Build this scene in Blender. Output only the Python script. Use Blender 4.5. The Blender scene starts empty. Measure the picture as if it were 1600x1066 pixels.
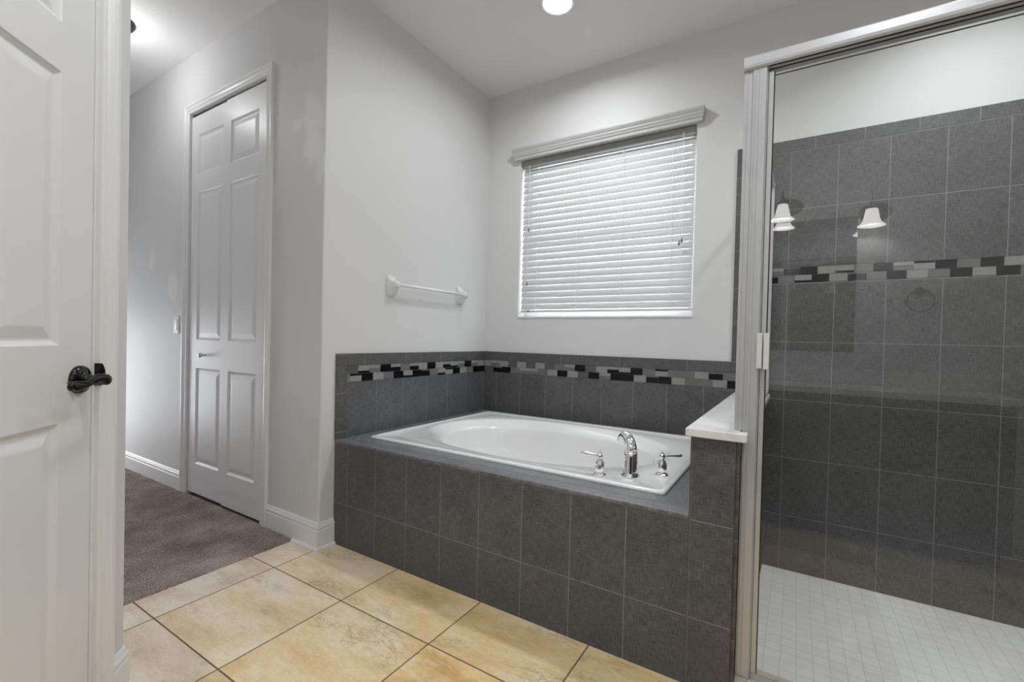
import bpy, bmesh, math, random
from mathutils import Vector, Matrix, noise
random.seed(7)
sc = bpy.context.scene
COL = sc.collection

# ------------------------------------------------------------------ camera
cd = bpy.data.cameras.new('camera'); cam = bpy.data.objects.new('camera', cd); COL.objects.link(cam)
F_ = Vector((-0.52170575, 0.85301485, -0.01373951)); R_ = Vector((0.85266994, 0.52188578, 0.02427362)); U_ = Vector((-2.78762159e-02, -9.48424358e-04, 9.99610933e-01))
cam.matrix_world = Matrix(((R_.x, U_.x, -F_.x, 1.9923), (R_.y, U_.y, -F_.y, -2.7512), (R_.z, U_.z, -F_.z, 1.0615), (0, 0, 0, 1)))
cd.sensor_width = 36; cd.sensor_fit = 'HORIZONTAL'; cd.lens = 709.17 / 1600 * 36
cd.shift_x = -13.03 / 1600; cd.shift_y = 6.69 / 1600; cd.clip_start = 0.01
sc.camera = cam
# ------------------------------------------------------------------ world, exposure
w = bpy.data.worlds.new('daylight'); sc.world = w; w.use_nodes = True
wn = w.node_tree.nodes; bg = wn['Background']; bg.inputs[0].default_value = (0.93, 0.96, 1.0, 1); bg.inputs[1].default_value = 6.0
sc.view_settings.view_transform = 'Standard'; sc.view_settings.look = 'None'
sc.view_settings.exposure = 0.22; sc.view_settings.gamma = 1.0; sc.view_settings.use_curve_mapping = False
sc.cycles.use_denoising = True
sc.cycles.max_bounces = 12; sc.cycles.diffuse_bounces = 7; sc.cycles.glossy_bounces = 6; sc.cycles.transparent_max_bounces = 16
sc.cycles.sample_clamp_indirect = 6.0
CAN_W = 7.6      # watts of one recessed ceiling light
BELL_W = 4.0      # watts of one vanity shade
HALL_W = 3.7
CEIL = 2.836

def lamp(name, kind, loc, power, parent=None, size=0.1, rot=(0, 0, 0), color=(.95, .975, 1), spot=None, blend=.6):
    l = bpy.data.lights.new(name, kind); l.energy = power; l.color = color
    if kind == 'AREA': l.shape = 'DISK'; l.size = size; l.spread = math.radians(165)
    else: l.shadow_soft_size = size
    if kind == 'SPOT' and spot: l.spot_size = spot; l.spot_blend = blend
    o = bpy.data.objects.new(name, l); COL.objects.link(o); o.location = loc; o.rotation_euler = rot
    if parent: o.parent = parent
    return o

# ------------------------------------------------------------------ materials
def mat(name, col=(.8, .8, .8), rough=.5, metal=0, bump=None, emis=None, es=0, coat=0, trans=0, spec=.5, mottled=None):
    m = bpy.data.materials.new(name); m.use_nodes = True; nt = m.node_tree; b = nt.nodes['Principled BSDF']
    b.inputs['Base Color'].default_value = (*col, 1); b.inputs['Roughness'].default_value = rough; b.inputs['Metallic'].default_value = metal
    b.inputs['Coat Weight'].default_value = coat; b.inputs['Specular IOR Level'].default_value = spec
    b.inputs['Transmission Weight'].default_value = trans
    if emis: b.inputs['Emission Color'].default_value = (*emis, 1); b.inputs['Emission Strength'].default_value = es
    tc = nt.nodes.new('ShaderNodeTexCoord')
    if bump:
        sc_, st, det = bump
        n = nt.nodes.new('ShaderNodeTexNoise'); n.inputs['Scale'].default_value = sc_; n.inputs['Detail'].default_value = det
        nt.links.new(tc.outputs['Object'], n.inputs['Vector'])
        bp = nt.nodes.new('ShaderNodeBump'); bp.inputs['Strength'].default_value = st; bp.inputs['Distance'].default_value = .002
        nt.links.new(n.outputs['Fac'], bp.inputs['Height']); nt.links.new(bp.outputs['Normal'], b.inputs['Normal'])
    if mottled:
        s2, amt = mottled
        n = nt.nodes.new('ShaderNodeTexNoise'); n.inputs['Scale'].default_value = s2; n.inputs['Detail'].default_value = 5
        nt.links.new(tc.outputs['Object'], n.inputs['Vector'])
        mx = nt.nodes.new('ShaderNodeMix'); mx.data_type = 'RGBA'
        mx.inputs['A'].default_value = (*[c * (1 - amt) for c in col], 1); mx.inputs['B'].default_value = (*[min(1, c * (1 + amt)) for c in col], 1)
        nt.links.new(n.outputs['Fac'], mx.inputs['Factor']); nt.links.new(mx.outputs['Result'], b.inputs['Base Color'])
    return m

class N:      # tiny node helper
    def __init__(s, nt): s.nt = nt
    def m(s, op, a, b=0, c=0):
        n = s.nt.nodes.new('ShaderNodeMath'); n.operation = op
        for i, v in enumerate((a, b, c)):
            if isinstance(v, (int, float)): n.inputs[i].default_value = v
            else: s.nt.links.new(v, n.inputs[i])
        return n.outputs[0]
    def xyz(s, x, y, z):
        n = s.nt.nodes.new('ShaderNodeCombineXYZ')
        for i, v in enumerate((x, y, z)):
            if isinstance(v, (int, float)): n.inputs[i].default_value = v
            else: s.nt.links.new(v, n.inputs[i])
        return n.outputs[0]
    def noise(s, vec, scale, detail=3, rough=.5, dist=0):
        n = s.nt.nodes.new('ShaderNodeTexNoise'); n.inputs['Scale'].default_value = scale; n.inputs['Detail'].default_value = detail
        n.inputs['Roughness'].default_value = rough; n.inputs['Distortion'].default_value = dist
        s.nt.links.new(vec, n.inputs['Vector']); return n.outputs['Fac']
    def mix(s, f, a, b):
        n = s.nt.nodes.new('ShaderNodeMix'); n.data_type = 'RGBA'
        for k, v in (('Factor', f), ('A', a), ('B', b)):
            if isinstance(v, (int, float)): n.inputs[k].default_value = v
            elif isinstance(v, tuple): n.inputs[k].default_value = (*v, 1)
            else: s.nt.links.new(v, n.inputs[k])
        return n.outputs['Result']
    def ramp(s, f, stops):
        n = s.nt.nodes.new('ShaderNodeValToRGB'); e = n.color_ramp.elements
        while len(e) < len(stops): e.new(.5)
        for i, (p, c) in enumerate(stops): e[i].position = p; e[i].color = (*c, 1)
        s.nt.links.new(f, n.inputs[0]); return n.outputs[0]

def tile_mat(name, ax, u0, du, v0, dv, g=.003, col=(.098, .098, .097), grout=(.24, .24, .24), rough=.42, linen=True, var=.12):
    """ax: which object axes carry u and v"""
    m = bpy.data.materials.new(name); m.use_nodes = True; nt = m.node_tree; b = nt.nodes['Principled BSDF']; h = N(nt)
    tc = nt.nodes.new('ShaderNodeTexCoord'); sp = nt.nodes.new('ShaderNodeSeparateXYZ'); nt.links.new(tc.outputs['Object'], sp.inputs[0])
    u = sp.outputs['XYZ'.index(ax[0])]; v = sp.outputs['XYZ'.index(ax[1])]
    us = h.m('SUBTRACT', u, u0); vs = h.m('SUBTRACT', v, v0)
    lu = h.m('PINGPONG', us, du / 2); lv = h.m('PINGPONG', vs, dv / 2)
    edge = h.m('MINIMUM', lu, lv)
    gm = h.m('LESS_THAN', edge, g / 2)
    wn_ = nt.nodes.new('ShaderNodeTexWhiteNoise')
    nt.links.new(h.xyz(h.m('FLOOR', h.m('DIVIDE', us, du)), h.m('FLOOR', h.m('DIVIDE', vs, dv)), 3.3), wn_.inputs['Vector'])
    tone = h.m('MULTIPLY_ADD', wn_.outputs['Value'], var, 1 - var / 2)
    if linen:
        a = h.noise(h.xyz(h.m('MULTIPLY', u, 30), h.m('MULTIPLY', v, 430), 0), 1, 2, .6)
        c = h.noise(h.xyz(h.m('MULTIPLY', u, 430), h.m('MULTIPLY', v, 30), 5), 1, 2, .6)
        wv = h.m('MULTIPLY_ADD', h.m('ADD', a, c), 2.0, -1.0)
        big = h.noise(h.xyz(u, v, 0), 9, 3)
        wv = h.m('MULTIPLY', wv, h.m('MULTIPLY_ADD', big, .5, .75))
    else:
        wv = h.m('MULTIPLY_ADD', h.noise(h.xyz(u, v, 0), 14, 4), .2, .9)
    f = h.m('MULTIPLY', tone, wv)
    c1 = h.mix(1.0, (0, 0, 0), col)
    vm = nt.nodes.new('ShaderNodeVectorMath'); vm.operation = 'SCALE'; nt.links.new(c1, vm.inputs[0]); nt.links.new(f, vm.inputs['Scale'])
    colr = h.mix(gm, vm.outputs[0], grout)
    nt.links.new(colr, b.inputs['Base Color'])
    nt.links.new(h.m('MULTIPLY_ADD', gm, .4, rough), b.inputs['Roughness'])
    hg = h.m('MINIMUM', h.m('DIVIDE', edge, g), 1.0)
    
    bp = nt.nodes.new('ShaderNodeBump'); bp.inputs['Strength'].default_value = .35; bp.inputs['Distance'].default_value = .0015
    nt.links.new(hg, bp.inputs['Height']); nt.links.new(bp.outputs['Normal'], b.inputs['Normal'])
    return m

def wall_paint():
    m = mat('wall_paint', (.74, .74, .735), .55); nt = m.node_tree; b = nt.nodes['Principled BSDF']; h = N(nt)
    tc = nt.nodes.new('ShaderNodeTexCoord'); P = tc.outputs['Object']
    n = h.noise(P, 160, 4); bp = nt.nodes.new('ShaderNodeBump'); bp.inputs['Strength'].default_value = .22; bp.inputs['Distance'].default_value = .0015
    nt.links.new(n, bp.inputs['Height']); nt.links.new(bp.outputs['Normal'], b.inputs['Normal'])
    # touched-up patches of fresher paint beside the closet
    tot = None
    sp = nt.nodes.new('ShaderNodeSeparateXYZ'); nt.links.new(P, sp.inputs[0])
    for (x, z, rx, rz) in ((-.10, 2.10, .10, .24), (-.235, 2.13, .06, .05), (-.03, 1.92, .05, .14), (-1.62, 1.36, .10, .12), (-1.95, 1.57, .06, .10)):
        dx = h.m('DIVIDE', h.m('SUBTRACT', sp.outputs[0], x), rx); dz = h.m('DIVIDE', h.m('SUBTRACT', sp.outputs[2], z), rz)
        d = h.m('SQRT', h.m('ADD', h.m('MULTIPLY', dx, dx), h.m('MULTIPLY', dz, dz)))
        d = h.m('ADD', d, h.m('MULTIPLY_ADD', h.noise(P, 12, 4), 1.2, -.6))
        k = h.m('LESS_THAN', sp.outputs[1], -1.36)
        f = h.m('MULTIPLY', k, h.m('MULTIPLY_ADD', d, -3, 2.7)); f = h.m('MINIMUM', h.m('MAXIMUM', f, 0), 1)
        tot = f if tot is None else h.m('MAXIMUM', tot, f)
    nt.links.new(h.mix(tot, (.69, .69, .69), (.78, .78, .77)), b.inputs['Base Color'])
    return m

def ceiling_paint():
    m = mat('ceiling_paint', (.78, .78, .78), .7); nt = m.node_tree; b = nt.nodes['Principled BSDF']; h = N(nt)
    tc = nt.nodes.new('ShaderNodeTexCoord'); P = tc.outputs['Object']
    bp = nt.nodes.new('ShaderNodeBump'); bp.inputs['Strength'].default_value = .35; bp.inputs['Distance'].default_value = .004
    nt.links.new(h.noise(P, 55, 5, .6), bp.inputs['Height']); nt.links.new(bp.outputs['Normal'], b.inputs['Normal'])
    return m

def travertine():
    m = bpy.data.materials.new('travertine_tile'); m.use_nodes = True; nt = m.node_tree; b = nt.nodes['Principled BSDF']; h = N(nt)
    tc = nt.nodes.new('ShaderNodeTexCoord'); sp = nt.nodes.new('ShaderNodeSeparateXYZ'); nt.links.new(tc.outputs['Object'], sp.inputs[0])
    x, y = sp.outputs[0], sp.outputs[1]
    us = h.m('SUBTRACT', x, -.002); vs = h.m('SUBTRACT', y, -1.579); du, dv = .467, .450
    edge = h.m('MINIMUM', h.m('PINGPONG', us, du / 2), h.m('PINGPONG', vs, dv / 2)); gm = h.m('LESS_THAN', edge, .0026)
    iu = h.m('FLOOR', h.m('DIVIDE', us, du)); iv = h.m('FLOOR', h.m('DIVIDE', vs, dv))
    wn_ = nt.nodes.new('ShaderNodeTexWhiteNoise'); nt.links.new(h.xyz(iu, iv, 1.7), wn_.inputs['Vector'])
    off = h.m('MULTIPLY', wn_.outputs['Value'], 37)
    rot = h.m('MULTIPLY', h.m('SUBTRACT', wn_.outputs['Value'], .5), .5)
    xr = h.m('ADD', h.m('ADD', x, off), h.m('MULTIPLY', y, rot))
    P = h.xyz(xr, h.m('MULTIPLY', h.m('ADD', y, off), 2.2), off)
    big = h.noise(P, 2.6, 5, .6, .35)
    base = h.ramp(big, [(.30, (.56, .36, .16)), (.43, (.71, .51, .26)), (.52, (.77, .60, .35)), (.61, (.80, .68, .47)), (.72, (.74, .66, .53))])
    n2 = h.noise(P, 7.0, 12, .72, .5)
    clus = h.m('MINIMUM', h.m('MAXIMUM', h.m('MULTIPLY_ADD', h.noise(P, 3.4, 3, .5), 9, -4.7), 0), 1)
    vein = h.m('ABSOLUTE', h.m('SUBTRACT', n2, .5))
    vf = h.m('MULTIPLY', h.m('MAXIMUM', h.m('MULTIPLY_ADD', vein, -30, 1), 0), clus)
    mott = h.m('MULTIPLY', h.m('MINIMUM', h.m('MAXIMUM', h.m('MULTIPLY_ADD', h.noise(P, 17, 10, .74, .4), 7, -3.4), 0), 1), h.m('MULTIPLY_ADD', clus, .7, .3))
    c = h.mix(h.m('MULTIPLY', mott, .45), base, (.40, .29, .17))
    c = h.mix(h.m('MULTIPLY', vf, .48), c, (.27, .17, .09))
    pale = h.m('MINIMUM', h.m('MAXIMUM', h.m('MULTIPLY_ADD', h.noise(P, 5.5, 8, .65, .6), 8, -4.6), 0), 1)
    c = h.mix(h.m('MULTIPLY', pale, .38), c, (.84, .79, .68))
    fine = h.noise(P, 60, 6, .7)
    vm = nt.nodes.new('ShaderNodeVectorMath'); vm.operation = 'SCALE'; nt.links.new(c, vm.inputs[0]); nt.links.new(h.m('MULTIPLY_ADD', fine, .5, .80), vm.inputs['Scale'])
    # each tile its own tone: some greyer, some more golden
    hsv = nt.nodes.new('ShaderNodeHueSaturation'); nt.links.new(vm.outputs[0], hsv.inputs['Color'])
    nt.links.new(h.m('MINIMUM', h.m('MULTIPLY_ADD', iu, .22, h.m('MULTIPLY_ADD', wn_.outputs['Value'], .22, .62)), 1.1), hsv.inputs['Saturation'])
    nt.links.new(h.m('MULTIPLY_ADD', wn_.outputs['Value'], .12, .94), hsv.inputs['Value'])
    nt.links.new(h.mix(gm, hsv.outputs[0], (.16, .10, .07)), b.inputs['Base Color'])
    nt.links.new(h.m('MULTIPLY_ADD', gm, .4, .38), b.inputs['Roughness'])
    bp = nt.nodes.new('ShaderNodeBump'); bp.inputs['Strength'].default_value = .3; bp.inputs['Distance'].default_value = .002
    hg = h.m('MULTIPLY_ADD', fine, .15, h.m('MINIMUM', h.m('DIVIDE', edge, .006), 1.0)); nt.links.new(hg, bp.inputs['Height']); nt.links.new(bp.outputs['Normal'], b.inputs['Normal'])
    return m

def carpet_mat():
    m = bpy.data.materials.new('carpet_pile'); m.use_nodes = True; nt = m.node_tree; b = nt.nodes['Principled BSDF']; h = N(nt)
    tc = nt.nodes.new('ShaderNodeTexCoord'); P = tc.outputs['Object']
    a = h.noise(P, 210, 4, .75); g = h.noise(P, 5, 4)
    c = h.ramp(h.m('MULTIPLY_ADD', g, .35, h.m('MULTIPLY', a, .75)), [(.40, (.085, .062, .050)), (.53, (.26, .20, .165)), (.66, (.56, .46, .40))])
    nt.links.new(c, b.inputs['Base Color']); b.inputs['Roughness'].default_value = .95; b.inputs['Specular IOR Level'].default_value = .1
    b.inputs['Sheen Weight'].default_value = .35; b.inputs['Sheen Tint'].default_value = (.8, .8, .9, 1)
    bp = nt.nodes.new('ShaderNodeBump'); bp.inputs['Strength'].default_value = .7; bp.inputs['Distance'].default_value = .004
    nt.links.new(a, bp.inputs['Height']); nt.links.new(bp.outputs['Normal'], b.inputs['Normal'])
    return m

def glass_mat(name, ior=1.68, tint=(.97, .98, .975), rough=0.0):
    """thin architectural glass: clear transmission plus the front face's Fresnel reflection"""
    m = bpy.data.materials.new(name); m.use_nodes = True; nt = m.node_tree; nt.nodes.remove(nt.nodes['Principled BSDF']); out = nt.nodes['Material Output']; h = N(nt)
    tr = nt.nodes.new('ShaderNodeBsdfTransparent'); tr.inputs[0].default_value = (*tint, 1)
    gl = nt.nodes.new('ShaderNodeBsdfGlossy'); gl.inputs['Roughness'].default_value = rough; gl.inputs[0].default_value = (1, 1, 1, 1)
    fr = nt.nodes.new('ShaderNodeFresnel'); fr.inputs[0].default_value = ior
    ge = nt.nodes.new('ShaderNodeNewGeometry')
    f = h.m('MULTIPLY', fr.outputs[0], h.m('SUBTRACT', 1.0, ge.outputs['Backfacing']))
    mx = nt.nodes.new('ShaderNodeMixShader'); nt.links.new(f, mx.inputs[0]); nt.links.new(tr.outputs[0], mx.inputs[1]); nt.links.new(gl.outputs[0], mx.inputs[2])
    nt.links.new(mx.outputs[0], out.inputs['Surface']); return m

def slat_mat():
    m = mat('blind_slat', (.58, .58, .585), .5); nt = m.node_tree; b = nt.nodes['Principled BSDF']; out = nt.nodes['Material Output']
    t = nt.nodes.new('ShaderNodeBsdfTranslucent'); t.inputs[0].default_value = (.75, .76, .78, 1)
    mx = nt.nodes.new('ShaderNodeMixShader'); mx.inputs[0].default_value = .07
    nt.links.new(b.outputs[0], mx.inputs[1]); nt.links.new(t.outputs[0], mx.inputs[2]); nt.links.new(mx.outputs[0], out.inputs['Surface']); return m

def marble():
    m = bpy.data.materials.new('white_marble'); m.use_nodes = True; nt = m.node_tree; b = nt.nodes['Principled BSDF']; h = N(nt)
    tc = nt.nodes.new('ShaderNodeTexCoord'); n = h.noise(tc.outputs['Object'], 7, 6, .6, 1.5)
    nt.links.new(h.ramp(n, [(.35, (.76, .76, .76)), (.5, (.84, .84, .83)), (.7, (.86, .86, .85))]), b.inputs['Base Color']); b.inputs['Roughness'].default_value = .12
    return m

M = dict(walnut=mat('dark_stained_wood', (.03, .022, .018), .4, bump=(60, .1, 4)),
    wall=wall_paint(), ceil=ceiling_paint(), trim=mat('white_trim_paint', (.80, .80, .80), .32),
    door=mat('white_door_paint', (.78, .78, .785), .34, bump=(70, .12, 4)),
    chrome=mat('polished_chrome', (.86, .86, .87), .06, 1), alu=mat('brushed_aluminium', (.52, .53, .54), .38, .3), edge=mat('dark_edge_trim', (.10, .10, .10), .4),
    bronze=mat('oil_rubbed_bronze', (.003, .003, .004), .16, 0, spec=.4), bronze_wall=mat('dark_bronze_fixture', (.05, .045, .04), .35, .6),
    tub=mat('white_acrylic', (.83, .83, .825), .07, coat=.5), ceramic=mat('white_ceramic', (.74, .74, .745), .12, coat=.4),
    acrylic=mat('pale_acrylic_bar', (.85, .86, .87), .08, coat=.5), black=mat('black_seal', (.012, .012, .012), .5),
    marble=marble(), slat=slat_mat(), blindwhite=mat('blind_white', (.60, .60, .60), .4), cord=mat('blind_cord', (.85, .85, .85), .8),
    tassel=mat('grey_cord_tassel', (.22, .22, .22), .4), valance=mat('valance_grey_white', (.55, .55, .55), .4),
    glass=glass_mat('shower_glass'), pane=glass_mat('window_glass', 1.5), headrail=mat('headrail_grey', (.30, .30, .30), .4), knob=mat('satin_nickel', (.62, .62, .62), .25, 1),
    mosB=mat('mosaic_black_glass', (.006, .006, .007), .12, spec=.35), mosL=mat('mosaic_light_stone', (.27, .27, .265), .32, mottled=(60, .12)),
    mosM=mat('mosaic_mid_grey', (.15, .15, .148), .3, mottled=(60, .15)), mosD=mat('mosaic_dark_grey', (.095, .095, .093), .35, mottled=(60, .15)),
    grout=mat('mosaic_grout', (.20, .20, .197), .8), mirror=mat('mirror_silver', (.9, .9, .9), .01, 1),
    plastic=mat('white_plastic', (.70, .70, .70), .35), travertine=travertine(), carpet=carpet_mat(),
    bulb=mat('lit_lens', (1, 1, 1), .5, emis=(1, .98, .95), es=6), shade=mat('lit_glass_shade', (.9, .9, .88), .3, emis=(1, .98, .95), es=6.0),
    drain=mat('drain_metal', (.10, .10, .10), .35, .8), hall_lens=mat('hall_lit_lens', (1, 1, 1), .5, emis=(1, .98, .96), es=3),
    caulk=mat('white_caulk', (.6, .6, .6), .5))
JZ = .213   # a horizontal joint height; tiles are .302 tall
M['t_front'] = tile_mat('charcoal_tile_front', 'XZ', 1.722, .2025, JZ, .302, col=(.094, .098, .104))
M['t_side'] = tile_mat('charcoal_tile_side', 'YZ', -.028, .1985, JZ, .302)
M['t_back'] = tile_mat('charcoal_tile_back', 'XZ', .117, .2035, .515, .605)
M['t_left'] = tile_mat('charcoal_tile_left', 'YZ', -.029, .1985, .515, .605, rough=.34, col=(.108, .110, .114))
M['t_shower'] = tile_mat('charcoal_tile_shower', 'XZ', 1.937, .2018, .177, .3015)
M['t_shower_up'] = tile_mat('charcoal_tile_shower_upper', 'XZ', 1.937, .2018, 1.467, .2995)
M['t_trim'] = tile_mat('charcoal_trim_back', 'XZ', .64, .4035, .5, 3)
M['t_trim_l'] = tile_mat('charcoal_trim_left', 'YZ', -.2, .302, .5, 3)
M['t_trimv_l'] = tile_mat('charcoal_trim_vertical', 'YZ', -5.03, 20, .564, .1985)
M['t_trim_s'] = tile_mat('charcoal_trim_shower', 'XZ', 2.04, .2015, .5, 9)
M['t_trimv_s'] = tile_mat('charcoal_trim_shower_vertical', 'XZ', -5, 20, .965, .2015)
M['t_deck'] = tile_mat('charcoal_tile_deck', 'XY', .1, .2025, -5.3, 20, g=.0045, grout=(.30, .30, .30), col=(.165, .168, .180), rough=.32)  # paler, bluer than the other tile: the window's reflection put into the colour
M['t_nose'] = tile_mat('charcoal_tile_nose', 'XY', .64, .302, -1.19, 20, col=(.165, .168, .180), rough=.32)  # same reflection-lightened colour as the deck
M['shower_mosaic'] = tile_mat('white_shower_floor_mosaic', 'XY', 1.914, .0525, -.02, .0525, g=.0022, col=(.84, .84, .84), grout=(.62, .62, .615), rough=.45, linen=False, var=.05)

# ------------------------------------------------------------------ mesh helpers
def obj(name, bm, material, parent=None, smooth=False, bevel=0, seg=2):
    me = bpy.data.meshes.new(name)
    bmesh.ops.recalc_face_normals(bm, faces=bm.faces[:])
    bm.to_mesh(me); bm.free()
    for m in (material if isinstance(material, (list, tuple)) else [material]): me.materials.append(m)
    if smooth:
        for p in me.polygons: p.use_smooth = True
    o = bpy.data.objects.new(name, me); COL.objects.link(o)
    if parent: o.parent = parent; o.matrix_parent_inverse = parent.matrix_world.inverted()
    if bevel:
        md = o.modifiers.new('bevel', 'BEVEL'); md.width = bevel; md.segments = seg; md.limit_method = 'ANGLE'; md.angle_limit = math.radians(40)
    return o
def box(bm, x0, x1, y0, y1, z0, z1, mi=0, mtx=None):
    vs = [bm.verts.new((x, y, z)) for x in (x0, x1) for y in (y0, y1) for z in (z0, z1)]
    for f in ((0, 1, 3, 2), (4, 6, 7, 5), (0, 4, 5, 1), (2, 3, 7, 6), (0, 2, 6, 4), (1, 5, 7, 3)):
        fc = bm.faces.new([vs[i] for i in f]); fc.material_index = mi
    if mtx is not None:
        for v in vs: v.co = mtx @ v.co
    return vs
def boxes(*bs):
    bm = bmesh.new()
    for b in bs: box(bm, *b)
    return bm
def lathe(bm, prof, n=32, mtx=None, cap=True, sx=1, sy=1):
    rings = []
    for r, z in prof:
        rings.append([bm.verts.new((r * math.cos(a) * sx, r * math.sin(a) * sy, z)) for a in (2 * math.pi * i / n for i in range(n))])
    for a, b in zip(rings, rings[1:]):
        for i in range(n): bm.faces.new((a[i], a[(i + 1) % n], b[(i + 1) % n], b[i]))
    if cap:
        for r in (rings[0], rings[-1]): bm.faces.new(r)
    if mtx is not None:
        for r in rings:
            for v in r: v.co = mtx @ v.co
def tube(bm, pts, rad, n=16, flat=1.0, up=Vector((0, 0, 1))):
    """swept tube; rad a number or list; flat squeezes it along `up`"""
    pts = [Vector(p) for p in pts]; rings = []
    for i, p in enumerate(pts):
        t = (pts[min(i + 1, len(pts) - 1)] - pts[max(i - 1, 0)]).normalized()
        s = t.cross(up)
        if s.length < 1e-4: s = t.cross(Vector((0, 1, 0)))
        s.normalize(); u = s.cross(t).normalized()
        r = rad[i] if isinstance(rad, (list, tuple)) else rad
        if not isinstance(r, tuple): r = (r, r * flat)
        rings.append([bm.verts.new(p + s * math.cos(a) * r[0] + u * math.sin(a) * r[1]) for a in (2 * math.pi * k / n for k in range(n))])
    for a, b in zip(rings, rings[1:]):
        for i in range(n): bm.faces.new((a[i], a[(i + 1) % n], b[(i + 1) % n], b[i]))
    bm.faces.new(rings[0]); bm.faces.new(rings[-1])
def prism(bm, poly, z0, z1):
    a = [bm.verts.new((x, y, z0)) for x, y in poly]; b = [bm.verts.new((x, y, z1)) for x, y in poly]
    n = len(poly)
    for i in range(n): bm.faces.new((a[i], a[(i + 1) % n], b[(i + 1) % n], b[i]))
    bm.faces.new(a); bm.faces.new(b)
def sweep(bm, prof, pts, closed=False):
    """prof: (off, up) pairs; pts: list of (origin Vector, offdir Vector, updir Vector) frames"""
    rings = [[bm.verts.new(o + d * a + u * b) for a, b in prof] for o, d, u in pts]
    n = len(prof)
    for r, q in zip(rings, rings[1:]):
        for i in range(n): bm.faces.new((r[i], r[(i + 1) % n], q[(i + 1) % n], q[i]))
    bm.faces.new(rings[0]); bm.faces.new(rings[-1])
def thing(name, label, cat, loc=(0, 0, 0), group=None):
    o = bpy.data.objects.new(name, None); COL.objects.link(o); o.location = loc; o.empty_display_size = .05
    o['label'] = label; o['category'] = cat
    if group: o['group'] = group
    bpy.context.view_layer.update()
    return o
def tag(o, label, cat, group=None, kind=None):
    o['label'] = label; o['category'] = cat
    if group: o['group'] = group
    if kind: o['kind'] = kind
    return o
def struct(name, bm, m, label=None, cat=None, **k):
    o = obj(name, bm, m, **k); o['kind'] = 'structure'
    if label: o['label'] = label; o['category'] = cat
    return o

# diagonal wall frame: origin P at its end corner, T along the wall away from the corner, O out of the wall (towards the room)
P = Vector((.3264, -2.2224, 0)); T = Vector((.69731, -.71677, 0)).normalized(); O = Vector((.71677, .69731, 0)).normalized()
DG = Matrix(((T.x, O.x, 0, P.x), (T.y, O.y, 0, P.y), (0, 0, 1, 0), (0, 0, 0, 1)))   # local x = along, y = out, z = up

# ------------------------------------------------------------------ the room shell
ZB = -.16
bmf = boxes((-.188, 3.36, -3.25, -1.20, -.05, 0))
struct('floor', bmf, M['travertine'], 'cream and golden travertine tile floor beside the tub platform', 'floor')
struct('floor_shower', boxes((1.86, 3.36, -1.17, 0.0, ZB, -.108)), M['shower_mosaic'], 'recessed white mosaic shower floor', 'floor')
struct('floor_hall_base', boxes((-3.3, -.188, -2.36, -1.2, -.05, -.004)), M['grout'], 'concrete base below the hallway carpet', 'floor')
struct('ceiling', boxes((-3.3, 3.5, -3.4, .2, CEIL, CEIL + .08)), M['ceil'], 'plain white ceiling above tub and shower', 'ceiling')
W1, W2, Z1, Z2 = .2808, 1.4647, 1.2174, 2.3272
struct('wall_back', boxes((0, W1, 0, .16, ZB, CEIL), (W2, 3.4, 0, .16, ZB, CEIL), (W1, W2, 0, .16, ZB, Z1), (W1, W2, 0, .16, Z2, CEIL)), M['wall'], 'white wall with the blind-covered window', 'wall')
bm = bmesh.new(); q = .009
prism(bm, [(-.05, -1.3627), (-q, -1.3627)] + [(-q + q * math.sin(a), -1.3627 + q - q * math.cos(a)) for a in (math.pi / 12 * i for i in range(1, 6))] + [(0, -1.3627 + q), (0, .16), (-.12, .16), (-.12, -1.243), (-.05, -1.243)], 0, CEIL)
wl = struct('wall_left', bm, M['wall'], 'white wall carrying the towel bar', 'wall')
CX0, CX1, CZ = -1.385, -.500, 2.455
struct('wall_closet', boxes((-3.3, CX0, -1.3627, -1.243, 0, CEIL), (CX1, -.05, -1.3627, -1.243, 0, CEIL), (CX0, CX1, -1.3627, -1.243, CZ, CEIL)), M['wall'], 'white hallway wall around the bifold closet door', 'wall')
Pn = P - O * .12
bm = bmesh.new(); prism(bm, [(P.x, P.y), (-3.3, P.y), (-3.3, P.y - .12), (Pn.x - .05, P.y - .12), (Pn.x, Pn.y)], 0, CEIL)
struct('wall_hall', bm, M['wall'], 'hallway wall opposite the closet', 'wall')
DS0, DS1, DZ = .132, .857, 2.05
bm = bmesh.new()
for b in ((0, DS0, -.12, 0, 0, CEIL), (DS1, 1.45, -.12, 0, 0, CEIL), (DS0, DS1, -.12, 0, DZ, CEIL)): box(bm, *b, mtx=DG)
struct('wall_diagonal', bm, M['wall'], 'angled white wall holding the panelled door at left', 'wall')
YR = -3.16
struct('wall_rear', boxes((1.0, 3.4, YR - .1, YR, 0, CEIL)), M['wall'], 'white vanity wall seen reflected in the shower glass', 'wall')
struct('wall_right', boxes((3.3, 3.4, YR, 0, ZB, CEIL)), M['wall'], 'white wall at the far right of the shower', 'wall')
bm = bmesh.new()      # the far end of the hall, with a daylight opening
hx = -3.2
for b in ((hx - .1, hx, P.y, -1.3627, 0, .10), (hx - .1, hx, P.y, -1.3627, 1.15, CEIL), (hx - .1, hx, P.y, -2.16, .10, 1.15), (hx - .1, hx, -1.58, -1.3627, .10, 1.15)): box(bm, *b)
struct('wall_hall_end', bm, M['wall'], 'wall at the far end of the hallway', 'wall')
# closet interior (dark behind the bifold gap)
struct('wall_closet_inside', boxes((-1.6, -.15, -.75, -.70, 0, CEIL), (-1.65, -1.6, -1.243, -.70, 0, CEIL), (-.19, -.12, -1.243, -.70, 0, CEIL), (-1.65, -.12, -1.243, -.70, -.05, 0)), M['wall'], 'inside of the closet', 'wall')

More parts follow.
